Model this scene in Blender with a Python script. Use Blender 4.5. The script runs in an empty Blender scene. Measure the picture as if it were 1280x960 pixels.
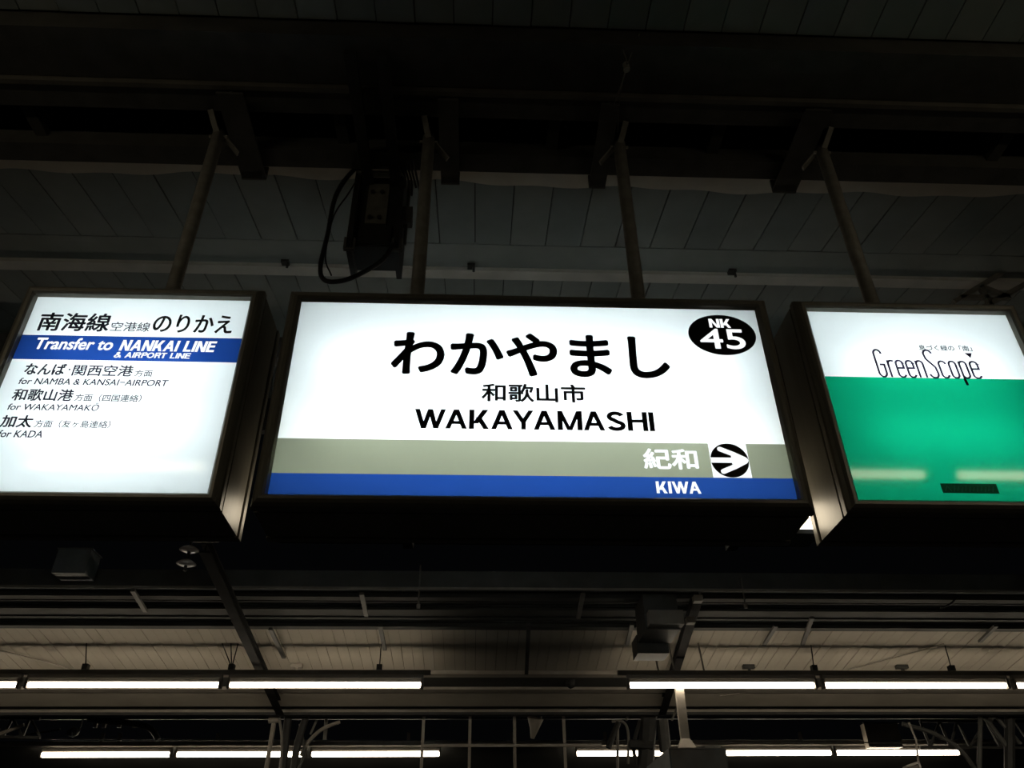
import bpy, bmesh, math
from mathutils import Vector, Matrix

# ------------------------------------------------------------------ camera, world, exposure
S = bpy.context.scene
COL = S.collection
F = 1000.0
_p, _r, _y = math.radians(33.73), math.radians(-0.6), math.radians(2.65)
fw = Vector((0, math.cos(_p), math.sin(_p)))
up0 = Vector((0, -math.sin(_p), math.cos(_p)))
rt0 = Vector((1, 0, 0))
rt = rt0 * math.cos(_r) + up0 * math.sin(_r)
up = -rt0 * math.sin(_r) + up0 * math.cos(_r)
RZ = Matrix.Rotation(-_y, 3, 'Z')
rt, up, fw = RZ @ rt, RZ @ up, RZ @ fw
CAM = Vector((0, 0, 1.6))
cd = bpy.data.cameras.new('camera')
cam = bpy.data.objects.new('camera', cd)
COL.objects.link(cam)
cd.sensor_fit = 'HORIZONTAL'
cd.sensor_width = 36
cd.lens = 36 * F / 1280
cd.clip_start = 0.05
cd.clip_end = 200
cam.matrix_world = Matrix(((rt.x, up.x, -fw.x, CAM.x), (rt.y, up.y, -fw.y, CAM.y), (rt.z, up.z, -fw.z, CAM.z), (0, 0, 0, 1)))
S.camera = cam

w = bpy.data.worlds.new('night')
S.world = w
w.use_nodes = True
w.node_tree.nodes['Background'].inputs[0].default_value = (0.55, 0.6, 0.7, 1)
w.node_tree.nodes['Background'].inputs[1].default_value = 0.0016

S.view_settings.view_transform = 'Standard'
S.view_settings.look = 'None'
S.view_settings.gamma = 1
S.view_settings.exposure = 0.0
S.view_settings.use_curve_mapping = False

LAMP = 15.0          # far tube rows
NEARLAMP = 11.0      # tube row over the near platform
BOXLAMP = 15.5      # tubes inside the sign boxes


def at(u, v, Y):
    """the place at distance Y seen at a point of the 1280x960 photograph (used for measuring)"""
    d = fw * F + rt * (u - 640) - up * (v - 480)
    return CAM + d * (Y / d.y)


# ------------------------------------------------------------------ materials
def nt(name):
    m = bpy.data.materials.new(name)
    m.use_nodes = True
    t = m.node_tree
    t.nodes.clear()
    out = t.nodes.new('ShaderNodeOutputMaterial')
    return m, t, out


def mat(name, col, rough=0.6, metal=0.0, spec=0.5, var=0.15, scale=6.0, bump=0.0, stretch=(1, 1, 1)):
    m, t, out = nt(name)
    b = t.nodes.new('ShaderNodeBsdfPrincipled')
    b.inputs['Roughness'].default_value = rough
    b.inputs['Metallic'].default_value = metal
    b.inputs['Specular IOR Level'].default_value = spec
    tc = t.nodes.new('ShaderNodeTexCoord')
    mp = t.nodes.new('ShaderNodeMapping')
    mp.inputs['Scale'].default_value = stretch
    n = t.nodes.new('ShaderNodeTexNoise')
    n.inputs['Scale'].default_value = scale
    n.inputs['Detail'].default_value = 5
    t.links.new(tc.outputs['Object'], mp.inputs[0])
    t.links.new(mp.outputs[0], n.inputs['Vector'])
    r = t.nodes.new('ShaderNodeValToRGB')
    r.color_ramp.elements[0].position = 0.3
    r.color_ramp.elements[1].position = 0.7
    r.color_ramp.elements[0].color = tuple(c * (1 - var) for c in col) + (1,)
    r.color_ramp.elements[1].color = tuple(min(1, c * (1 + var)) for c in col) + (1,)
    t.links.new(n.outputs['Fac'], r.inputs[0])
    t.links.new(r.outputs[0], b.inputs['Base Color'])
    if bump:
        bp = t.nodes.new('ShaderNodeBump')
        bp.inputs['Strength'].default_value = bump
        bp.inputs['Distance'].default_value = 0.01
        t.links.new(n.outputs['Fac'], bp.inputs['Height'])
        t.links.new(bp.outputs[0], b.inputs['Normal'])
    t.links.new(b.outputs[0], out.inputs[0])
    return m


def acrylic(name, col, gloss=0.055):
    """backlit acrylic sheet: light of the tubes behind passes through, a faint gloss on top"""
    m, t, out = nt(name)
    tr = t.nodes.new('ShaderNodeBsdfTranslucent')
    df = t.nodes.new('ShaderNodeBsdfDiffuse')
    mx = t.nodes.new('ShaderNodeMixShader')
    mx.inputs[0].default_value = 0.12
    tc = t.nodes.new('ShaderNodeTexCoord')
    n = t.nodes.new('ShaderNodeTexNoise')
    n.inputs['Scale'].default_value = 3
    r = t.nodes.new('ShaderNodeValToRGB')
    r.color_ramp.elements[0].color = tuple(c * 0.96 for c in col) + (1,)
    r.color_ramp.elements[1].color = tuple(col) + (1,)
    t.links.new(tc.outputs['Object'], n.inputs['Vector'])
    t.links.new(n.outputs['Fac'], r.inputs[0])
    t.links.new(r.outputs[0], tr.inputs[0])
    t.links.new(r.outputs[0], df.inputs[0])
    t.links.new(tr.outputs[0], mx.inputs[1])
    t.links.new(df.outputs[0], mx.inputs[2])
    gl = t.nodes.new('ShaderNodeBsdfGlossy')
    gl.inputs['Roughness'].default_value = gloss
    fr = t.nodes.new('ShaderNodeFresnel')
    fr.inputs[0].default_value = 1.45
    m2 = t.nodes.new('ShaderNodeMixShader')
    t.links.new(fr.outputs[0], m2.inputs[0])
    t.links.new(mx.outputs[0], m2.inputs[1])
    t.links.new(gl.outputs[0], m2.inputs[2])
    t.links.new(m2.outputs[0], out.inputs[0])
    return m


def emit(name, col, s):
    m, t, out = nt(name)
    e = t.nodes.new('ShaderNodeEmission')
    e.inputs[0].default_value = tuple(col) + (1,)
    e.inputs[1].default_value = s
    t.links.new(e.outputs[0], out.inputs[0])
    return m


def film(name, col):
    m, t, out = nt(name)
    e = t.nodes.new('ShaderNodeBsdfTransparent')
    e.inputs[0].default_value = tuple(col) + (1,)
    d = t.nodes.new('ShaderNodeBsdfDiffuse')
    d.inputs[0].default_value = (0.05, 0.03, 0.02, 1)
    a = t.nodes.new('ShaderNodeAddShader')
    t.links.new(e.outputs[0], a.inputs[0])
    t.links.new(d.outputs[0], a.inputs[1])
    t.links.new(a.outputs[0], out.inputs[0])
    return m


MT = {
    'bronze': mat('bronze_aluminium', (0.21, 0.195, 0.155), 0.38, 0.3, 0.5, 0.08, 30, 0, (1, 1, 0.1)),
    'liner': mat('white_liner', (0.93, 0.95, 0.95), 0.8, 0, 0.2, 0.02),
    'white': acrylic('white_acrylic', (0.93, 0.985, 1.0)),
    'grey': acrylic('grey_film', (0.20, 0.222, 0.165)),
    'blue': acrylic('blue_film', (0.011, 0.048, 0.245)),
    'green': acrylic('green_film', (0.002, 0.285, 0.135)),
    'black': mat('black_print', (0.008, 0.008, 0.009), 0.5, 0, 0.2, 0.1),
    'navy': mat('navy_print', (0.010, 0.011, 0.035), 0.5, 0, 0.2, 0.1),
    'greyprint': mat('grey_print', (0.03, 0.033, 0.05), 0.5, 0, 0.2, 0.1),
    'purple': mat('violet_print', (0.02, 0.012, 0.075), 0.5, 0, 0.2, 0.1),
    'letter': emit('backlit_white_letter', (0.94, 0.985, 1.0), 1.12),
    'brown': mat('black_brown_disc', (0.020, 0.015, 0.010), 0.25, 0, 0.5, 0.1),
    'sticker': film('dark_sticker', (0.05, 0.075, 0.06)),
    'stickermark': mat('sticker_mark', (0.06, 0.04, 0.035), 0.5, 0, 0.3, 0.2, 40),
    'tube': emit('sign_box_tube', (0.90, 0.98, 1.0), BOXLAMP),
    'lamp': emit('platform_tube', (1.0, 0.86, 0.66), LAMP),
    'nearlamp': emit('near_platform_tube', (1.0, 0.86, 0.62), NEARLAMP),
    'lampbody': mat('lamp_housing_paint', (0.16, 0.145, 0.125), 0.5, 0, 0.4, 0.08),
    'rearlamp': emit('rear_lamp_glow', (1.0, 0.86, 0.66), 6.0),
    'rail': mat('rail_grey_brown', (0.10, 0.09, 0.075), 0.6, 0.1, 0.4, 0.15),
    'pipe': mat('pipe_brown_grey', (0.29, 0.275, 0.235), 0.5, 0.0, 0.4, 0.2, 20),
    'board': mat('painted_board', (0.21, 0.225, 0.205), 0.7, 0, 0.3, 0.12, 3, 0.1),
    'boardb': mat('painted_board_b', (0.185, 0.205, 0.19), 0.7, 0, 0.3, 0.12, 3, 0.1),
    'litband': mat('painted_light_band', (0.55, 0.50, 0.41), 0.7, 0, 0.3, 0.12, 5),  # paler warm tone stands in for lamplight on the boards
    'batten': mat('pale_batten', (0.42, 0.40, 0.35), 0.6, 0, 0.3, 0.12, 5),
    'girder': mat('girder_paint', (0.085, 0.082, 0.072), 0.55, 0.2, 0.4, 0.2, 8),
    'girderlip': mat('girder_lip_paint', (0.15, 0.14, 0.115), 0.5, 0.2, 0.4, 0.2, 8),
    'dark': mat('dark_steel', (0.03, 0.03, 0.028), 0.6, 0.2, 0.4, 0.2, 8),
    'rubber': mat('black_cable', (0.010, 0.010, 0.010), 0.5, 0, 0.4, 0.1),
    'plate': mat('equipment_plate', (0.16, 0.155, 0.13), 0.6, 0.1, 0.4, 0.2, 20),
    'farboard': mat('cream_board', (0.38, 0.345, 0.285), 0.7, 0, 0.3, 0.1, 2),
    'darkfar': mat('dark_rafter_paint', (0.016, 0.015, 0.014), 0.85, 0.0, 0.15, 0.3, 4),
    'fardeck': mat('dark_deck', (0.06, 0.06, 0.055), 0.7, 0, 0.3, 0.15, 2),
    'farsteel': mat('far_steel', (0.075, 0.075, 0.068), 0.6, 0.1, 0.4, 0.2, 4),
    'farpale': mat('far_pale_steel', (0.30, 0.27, 0.23), 0.6, 0.0, 0.4, 0.15, 4),
    'cable': mat('grey_cable', (0.16, 0.15, 0.13), 0.6),
    'bgrey': mat('box_grey', (0.16, 0.175, 0.175), 0.6),
    'porcelain': mat('grey_porcelain', (0.40, 0.38, 0.34), 0.25, 0, 0.6),
    'floor': mat('platform_asphalt', (0.05, 0.05, 0.05), 0.85, 0, 0.3, 0.2, 12, 0.2),
}


# ------------------------------------------------------------------ object helpers
def link(name, bm, m, parent=None, smooth=False):
    me = bpy.data.meshes.new(name)
    bmesh.ops.recalc_face_normals(bm, faces=bm.faces[:])
    bm.to_mesh(me)
    bm.free()
    if m is not None:
        me.materials.append(MT[m])
    if smooth:
        for f in me.polygons:
            f.use_smooth = True
    o = bpy.data.objects.new(name, me)
    COL.objects.link(o)
    if parent is not None:
        o.parent = parent
        o.matrix_parent_inverse = Matrix.Translation(-parent.location)
        if parent.parent is not None:
            o.matrix_parent_inverse = Matrix.Translation(-(parent.matrix_parent_inverse.to_translation() + parent.location + parent.parent.location))
    return o


def thing(name, label, cat, loc=(0, 0, 0), group=None):
    o = bpy.data.objects.new(name, None)
    o.empty_display_size = 0.1
    COL.objects.link(o)
    o.location = loc
    tag(o, label, cat, group)
    return o


def tag(o, label, cat, group=None):
    o['label'] = label
    o['category'] = cat
    if group:
        o['group'] = group
    return o


def struct(o):
    o['kind'] = 'structure'
    return o


def B():
    return bmesh.new()


def box(bm, x0, x1, y0, y1, z0, z1):
    vs = [bm.verts.new((x, y, z)) for x in (x0, x1) for y in (y0, y1) for z in (z0, z1)]
    for f in ((0, 1, 3, 2), (4, 6, 7, 5), (0, 4, 5, 1), (2, 3, 7, 6), (0, 2, 6, 4), (1, 5, 7, 3)):
        bm.faces.new([vs[i] for i in f])
    return bm


def hexa(bm, a, b):
    """prism between two quads (lists of four points)"""
    va = [bm.verts.new(p) for p in a]
    vb = [bm.verts.new(p) for p in b]
    bm.faces.new(va)
    bm.faces.new(vb[::-1])
    for i in range(4):
        j = (i + 1) % 4
        bm.faces.new((va[i], va[j], vb[j], vb[i]))
    return bm


def bar(bm, p, q, wx, wz, upv=(0, 0, 1)):
    p, q = Vector(p), Vector(q)
    d = (q - p).normalized()
    u = Vector(upv)
    if abs(d.dot(u)) > 0.98:
        u = Vector((0, 1, 0))
    s = d.cross(u).normalized()
    t = s.cross(d).normalized()
    c = [(-1, -1), (1, -1), (1, 1), (-1, 1)]
    hexa(bm, [p + s * wx / 2 * i + t * wz / 2 * j for i, j in c], [q + s * wx / 2 * i + t * wz / 2 * j for i, j in c])
    return bm


def tube(bm, pts, r, n=12, cap=True):
    pts = [Vector(p) for p in pts]
    rings = []
    prev = None
    for i, p in enumerate(pts):
        if i == 0:
            d = pts[1] - p
        elif i == len(pts) - 1:
            d = p - pts[i - 1]
        else:
            d = pts[i + 1] - pts[i - 1]
        d.normalize()
        if prev is None:
            u = Vector((0, 0, 1)) if abs(d.z) < 0.9 else Vector((1, 0, 0))
        else:
            u = prev
        s = d.cross(u).normalized()
        u = s.cross(d).normalized()
        prev = u
        rr = r[i] if isinstance(r, (list, tuple)) else r
        rings.append([bm.verts.new(p + (s * math.cos(2 * math.pi * k / n) + u * math.sin(2 * math.pi * k / n)) * rr) for k in range(n)])
    for a, b in zip(rings, rings[1:]):
        for k in range(n):
            l = (k + 1) % n
            bm.faces.new((a[k], a[l], b[l], b[k]))
    if cap:
        bm.faces.new(rings[0][::-1])
        bm.faces.new(rings[-1])
    return bm


def smooth_path(pts, n=8):
    """Catmull-Rom through the points"""
    P = [Vector(p) for p in pts]
    P = [2 * P[0] - P[1]] + P + [2 * P[-1] - P[-2]]
    out = []
    for i in range(1, len(P) - 2):
        for k in range(n):
            t = k / n
            a, b, c, d = P[i - 1], P[i], P[i + 1], P[i + 2]
            out.append(0.5 * ((2 * b) + (c - a) * t + (2 * a - 5 * b + 4 * c - d) * t * t + (3 * b - a - 3 * c + d) * t ** 3))
    out.append(P[-2])
    return out


# ------------------------------------------------------------------ large structure: near canopy
SL = 0.18


def nz(Y):
    return 5.20 + SL * (Y - 3.78)


bm = box(B(), -9, 9, -6, 7.0, -0.2, 0.0)
struct(link('floor', bm, 'floor'))

# roof deck over the near platform (board rows hang under it)
bm = B()
hexa(bm, [(-9, 2.21, nz(2.95) + 0.12), (9, 2.21, nz(2.95) + 0.12), (9, 2.21, nz(2.95) + 0.2), (-9, 2.21, nz(2.95) + 0.2)],
     [(-9, 6.4, nz(6.4) + 0.045), (9, 6.4, nz(6.4) + 0.045), (9, 6.4, nz(6.4) + 0.12), (-9, 6.4, nz(6.4) + 0.12)])
ceil = struct(link('ceiling', bm, 'dark'))
ceil2 = struct(link('ceiling', box(B(), -9, 9, -6, 2.2, 5.16, 5.22), 'dark'))


def shared(name, me, parent, loc, m):
    o = bpy.data.objects.new(name, me)
    COL.objects.link(o)
    o.parent = parent
    o.location = loc
    return o


def board_mesh(name, wd, y0, y1, m, sl=SL, th=0.02):
    bm = B()
    hexa(bm, [(0, 0, 0), (wd, 0, 0), (wd, 0, th), (0, 0, th)],
         [(0, y1 - y0, (y1 - y0) * sl), (wd, y1 - y0, (y1 - y0) * sl), (wd, y1 - y0, (y1 - y0) * sl + th), (0, y1 - y0, (y1 - y0) * sl + th)])
    bmesh.ops.recalc_face_normals(bm, faces=bm.faces[:])
    me = bpy.data.meshes.new(name)
    bm.to_mesh(me)
    bm.free()
    me.materials.append(MT[m])
    return me


import random
rnd = random.Random(4)
mA = [board_mesh('board', 0.219, 2.9, 3.775, k) for k in ('board', 'boardb')]
x = -4.79 + 0.005
i = 0
while x < 5.6:
    shared('board', mA[rnd.random() > 0.5], ceil, (x, 2.9, nz(2.9) + rnd.uniform(-0.002, 0.003)), None)
    x += 0.2255
mB = [board_mesh('board', 0.198, 4.17, 6.38, k) for k in ('board', 'boardb')]
x = -4.76
while x < 6.4:
    shared('board', mB[rnd.random() > 0.5], ceil, (x, 4.17, nz(4.17) + rnd.uniform(-0.002, 0.003)), None)
    x += 0.2045
mC = [board_mesh('board', 0.176, -2.0, 2.195, k, 0.0) for k in ('board', 'boardb')]
x = -3.6
while x < 4.2:
    shared('board', mC[rnd.random() > 0.5], ceil2, (x, -2.0, 5.10 + rnd.uniform(-0.002, 0.002)), None)
    x += 0.1815
# plain strip, pale batten, painted light band
bm = B()
hexa(bm, [(-9, 3.782, nz(3.782)), (9, 3.782, nz(3.782)), (9, 3.782, nz(3.782) + .02), (-9, 3.782, nz(3.782) + .02)],
     [(-9, 4.165, nz(4.165)), (9, 4.165, nz(4.165)), (9, 4.165, nz(4.165) + .02), (-9, 4.165, nz(4.165) + .02)])
struct(link('trim_1', bm, 'board'))
bm = B()
hexa(bm, [(-9, 4.05, nz(4.05) - .03), (9, 4.05, nz(4.05) - .03), (9, 4.05, nz(4.05)), (-9, 4.05, nz(4.05))],
     [(-9, 4.16, nz(4.16) - .03), (9, 4.16, nz(4.16) - .03), (9, 4.16, nz(4.16)), (-9, 4.16, nz(4.16))])
struct(link('trim_2', bm, 'batten'))
# wavy-edged sheet by the girder; lamplight and shadow edge put into colour and outline
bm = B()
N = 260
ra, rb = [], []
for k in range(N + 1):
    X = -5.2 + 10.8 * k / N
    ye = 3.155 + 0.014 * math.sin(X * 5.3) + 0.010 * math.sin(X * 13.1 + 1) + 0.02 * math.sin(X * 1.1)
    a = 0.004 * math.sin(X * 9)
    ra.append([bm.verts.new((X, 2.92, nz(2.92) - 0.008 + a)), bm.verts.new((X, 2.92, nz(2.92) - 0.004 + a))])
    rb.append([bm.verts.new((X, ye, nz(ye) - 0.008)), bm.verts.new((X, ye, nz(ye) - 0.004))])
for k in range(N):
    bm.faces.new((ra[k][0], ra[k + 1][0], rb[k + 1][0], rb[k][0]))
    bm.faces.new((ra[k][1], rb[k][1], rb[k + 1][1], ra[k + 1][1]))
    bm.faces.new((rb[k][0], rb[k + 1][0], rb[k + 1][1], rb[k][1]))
struct(link('light_band_sheet', bm, 'litband'))

# cross girder: gutter beam, lip, plate, recessed channel, rear flange
struct(link('trim_4', box(B(), -9, 9, 2.21, 2.47, 5.00, 5.16), 'girder'))
bm = box(B(), -9, 9, 2.475, 2.50, 4.97, 5.16)
struct(link('trim_5', bm, 'girderlip'))
bm = box(B(), -9, 9, 2.50, 2.64, 4.99, 5.02)
box(bm, -9, 9, 2.62, 2.64, 5.02, 5.28)
for X in (-3.2, -2.35, -.78, .33, 1.2, 2.75):
    box(bm, X, X + .06, 2.64, 2.86, 5.03, 5.20)
struct(link('trim_6', bm, 'girder'))
bm = box(B(), -9, 9, 2.86, 2.98, 4.975, 4.99)
box(bm, -9, 9, 2.86, 2.88, 4.99, 5.26)
struct(link('trim_7', bm, 'girder'))
# rear edge beam of the near canopy (seen in the gap between the signs)
bm = box(B(), -9, 9, 5.20, 5.34, nz(5.2) - 0.16, nz(5.2))
box(bm, -9, 9, 5.14, 5.16, nz(5.2) - 0.20, nz(5.2) - .0)
struct(link('trim_8', bm, 'girder'))
bm = box(B(), -9, 9, 6.38, 6.46, nz(6.38) - 0.35, nz(6.38) + 0.12)
struct(link('trim_9', bm, 'dark'))

# stub beams that carry the hanger pipes
names = ['dark steel stub beam above the far left hanger pipe', 'dark steel stub beam beside the pipe next to the cabled equipment box',
         'dark steel stub beam above the right pipe of the centre sign', 'dark steel stub beam above the hanger pipe of the green advert']
for (X0, X1), nm in zip(((-1.31, -1.18), (-.235, -.135), (.575, .665), (1.60, 1.73)), names):
    t = thing('stub_beam', nm, 'beam', ((X0 + X1) / 2, 2.78, 4.95), 'stub beams over the hanger pipes')
    link('lower_flange', box(B(), X0, X1, 2.50, 3.03, 4.94, 4.955), 'girder', t)
    link('web', box(B(), (X0 + X1) / 2 - .006, (X0 + X1) / 2 + .006, 2.51, 3.02, 4.955, 5.0), 'girder', t)
    link('end_plate', box(B(), X0, X1, 3.031, 3.042, 4.935, 5.03), 'girder', t)

# hanger pipes
PX = [(-1.36, 'brown-grey hanger pipe holding the white transfer sign on the left'),
      (-0.29, 'left hanger pipe of the centre station sign, beside the cable loop'),
      (0.70, 'right hanger pipe of the centre station sign'),
      (1.77, 'brown-grey hanger pipe holding the green advert sign on the right')]
for X, nm in PX:
    t = thing('hanger_pipe', nm, 'pipe', (X, 2.75, 3.79), 'sign hanger pipes')
    link('shaft', tube(B(), [(X, 2.75, 3.79), (X, 2.75, 4.96)], 0.031, 20), 'pipe', t, True)
    link('collar', tube(B(), [(X, 2.75, 3.785), (X, 2.75, 3.80)], 0.055, 20), 'pipe', t)
    s = 1 if X < 0 else -1
    bm = B()
    bar(bm, (X, 2.75, 4.97), (X + s * .10, 2.80, 4.86), 0.03, 0.008)
    bar(bm, (X, 2.72, 4.93), (X - s * .03, 2.60, 5.02), 0.03, 0.008)
    link('fixing_strap', bm, 'pipe', t)
    link('bolt', tube(B(), [(X - .045, 2.75, 4.93), (X + .045, 2.75, 4.93)], 0.008, 8), 'pipe', t)

# ------------------------------------------------------------------ sign boxes
ZB, ZT = 2.850, 3.733
YF, YR = 2.600, 2.900


def ring(bm, x0, x1, z0, z1, prof, close=False):
    loops = []
    for o, y in prof:
        loops.append([bm.verts.new(p) for p in ((x0 - o, y, z0 - o), (x1 + o, y, z0 - o), (x1 + o, y, z1 + o), (x0 - o, y, z1 + o))])
    pairs = list(zip(loops, loops[1:]))
    if close:
        pairs.append((loops[-1], loops[0]))
    for a, b in pairs:
        for k in range(4):
            l = (k + 1) % 4
            bm.faces.new((a[k], a[l], b[l], b[k]))
    return bm


def sheet(name, x0, x1, z0, z1, y, m, parent, th=0.0):
    bm = B()
    if isinstance(z0, tuple):
        z0a, z0b = z0
    else:
        z0a = z0b = z0
    vs = [bm.verts.new(p) for p in ((x0, y, z0a), (x1, y, z0b), (x1, y, z1), (x0, y, z1))]
    bm.faces.new(vs)
    return link(name, bm, m, parent)


def sign_box(name, label, x0, x1, sheets):
    cx = (x0 + x1) / 2
    t = thing(name, label, 'sign', (cx, 2.75, ZB - .05), 'illuminated sign boxes')
    O = .050
    bm = ring(B(), x0, x1, ZB, ZT, [(-.002, 2.606), (-.002, 2.600), (.004, 2.582), (.012, 2.574), (.024, 2.573), (.036, 2.580),
                                    (O - .004, 2.592), (O, 2.602), (O, 2.628), (O - .004, 2.632), (.010, 2.632), (.010, 2.606)], True)
    link('front_frame', bm, 'bronze', t)
    bm = ring(B(), x0, x1, ZB, ZT, [(O - .016, 2.632), (O - .016, 2.644), (O - .003, 2.646), (O - .003, 2.856), (O - .014, 2.858), (O - .014, 2.866), (O - .03, 2.866), (O - .03, 2.632)], True)
    link('housing', bm, 'bronze', t)
    bm = ring(B(), x0, x1, ZB, ZT, [(.010, 2.892), (.010, 2.866), (O - .002, 2.866), (O + .002, 2.870), (O + .002, 2.900), (O - .006, 2.912), (.020, 2.920), (-.002, 2.902), (-.002, 2.894)], True)
    link('rear_frame', bm, 'bronze', t)
    link('inner_liner', ring(B(), x0, x1, ZB, ZT, [(.0165, 2.612), (.0165, 2.888), (.019, 2.888), (.019, 2.612)], True), 'liner', t)
    # tubes that light the box
    for zz in (ZB + .29, ZT - .29):
        link('tube', tube(B(), [(x0 + .13, 2.75, zz), (x1 - .13, 2.75, zz)], 0.016, 10), 'tube', t, True)
    for nm, a, b, c, d, m in sheets:
        sheet(nm, a, b, c, d, YF, m, t)
    sheet('rear_panel', x0 - .01, x1 + .01, ZB - .01, ZT + .01, YR, 'white', t)
    # bolts on the sides
    for zz in (ZB + .12, ZT - .12):
        for xx in (x0 - O, x1 + O):
            link('screw', tube(B(), [(xx - .002, 2.64, zz), (xx + .002, 2.64, zz)], 0.004, 8), 'farpale', t)
    return t


def text(body, x0, x1, z0, z1, m, parent, bold=0.0, name='lettering', y=None, shear=0.0, spacing=1.0):
    cu = bpy.data.curves.new('txt', 'FONT')
    cu.body = body
    cu.size = 1
    cu.resolution_u = 6
    cu.offset = min(bold, 0.0)
    cu.shear = shear
    cu.space_character = spacing
    o = bpy.data.objects.new('txt', cu)
    COL.objects.link(o)
    dg = bpy.context.evaluated_depsgraph_get()
    dg.update()
    me = bpy.data.meshes.new_from_object(o.evaluated_get(dg))
    bpy.data.objects.remove(o)
    xs = [v.co.x for v in me.vertices]
    ys = [v.co.y for v in me.vertices]
    ax, bx, ay, by = min(xs), max(xs), min(ys), max(ys)
    yy = (YF - 0.0015) if y is None else y
    b = bold * (z1 - z0) / (by - ay)          # stroke is thickened by laying shifted copies over each other
    ring_ = [(0, 0)] + ([(math.cos(a), math.sin(a)) for a in [math.pi * k / 4 for k in range(8)]] if bold > 0 else [])
    base = [(x0 + b + (v.co.x - ax) / (bx - ax) * (x1 - x0 - 2 * b), z0 + b + (v.co.y - ay) / (by - ay) * (z1 - z0 - 2 * b)) for v in me.vertices]
    faces = [tuple(p.vertices) for p in me.polygons]
    bpy.data.meshes.remove(me)
    VV, FF = [], []
    for k, (dx, dz) in enumerate(ring_):
        o0 = len(VV)
        VV += [(X + dx * b, yy - .00003 * k, Z + dz * b) for X, Z in base]
        FF += [tuple(i + o0 for i in f) for f in faces]
    me = bpy.data.meshes.new(name)
    me.from_pydata(VV, [], FF)
    me.materials.clear()
    me.materials.append(MT[m])
    me.name = name
    o = bpy.data.objects.new(name, me)
    COL.objects.link(o)
    o.parent = parent
    o.matrix_parent_inverse = Matrix.Translation(-parent.location)
    return o


def stroke(bm, pts, wd, y, rnd_cap=False):
    """flat ribbon of constant width along a polyline in the sign's plane"""
    P = [Vector((p[0], p[1])) for p in pts]
    L, R = [], []
    for i, p in enumerate(P):
        d0 = (p - P[i - 1]).normalized() if i > 0 else None
        d1 = (P[i + 1] - p).normalized() if i < len(P) - 1 else None
        if d0 is None:
            d0 = d1
        if d1 is None:
            d1 = d0
        n = Vector((-(d0 + d1).y, (d0 + d1).x)).normalized()
        k = wd / 2 / max(0.4, n.dot(Vector((-d0.y, d0.x))))
        L.append(bm.verts.new((p.x + n.x * k, y, p.y + n.y * k)))
        R.append(bm.verts.new((p.x - n.x * k, y, p.y - n.y * k)))
    for i in range(len(P) - 1):
        bm.faces.new((L[i], L[i + 1], R[i + 1], R[i]))
    if rnd_cap:
        for p in (P[0], P[-1]):
            disc(bm, p.x, p.y, wd / 2, wd / 2, y, 16)


def disc(bm, x, z, rx, rz, y, n=64):
    bm.faces.new([bm.verts.new((x + rx * math.cos(2 * math.pi * k / n), y, z + rz * math.sin(2 * math.pi * k / n))) for k in range(n)])


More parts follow.
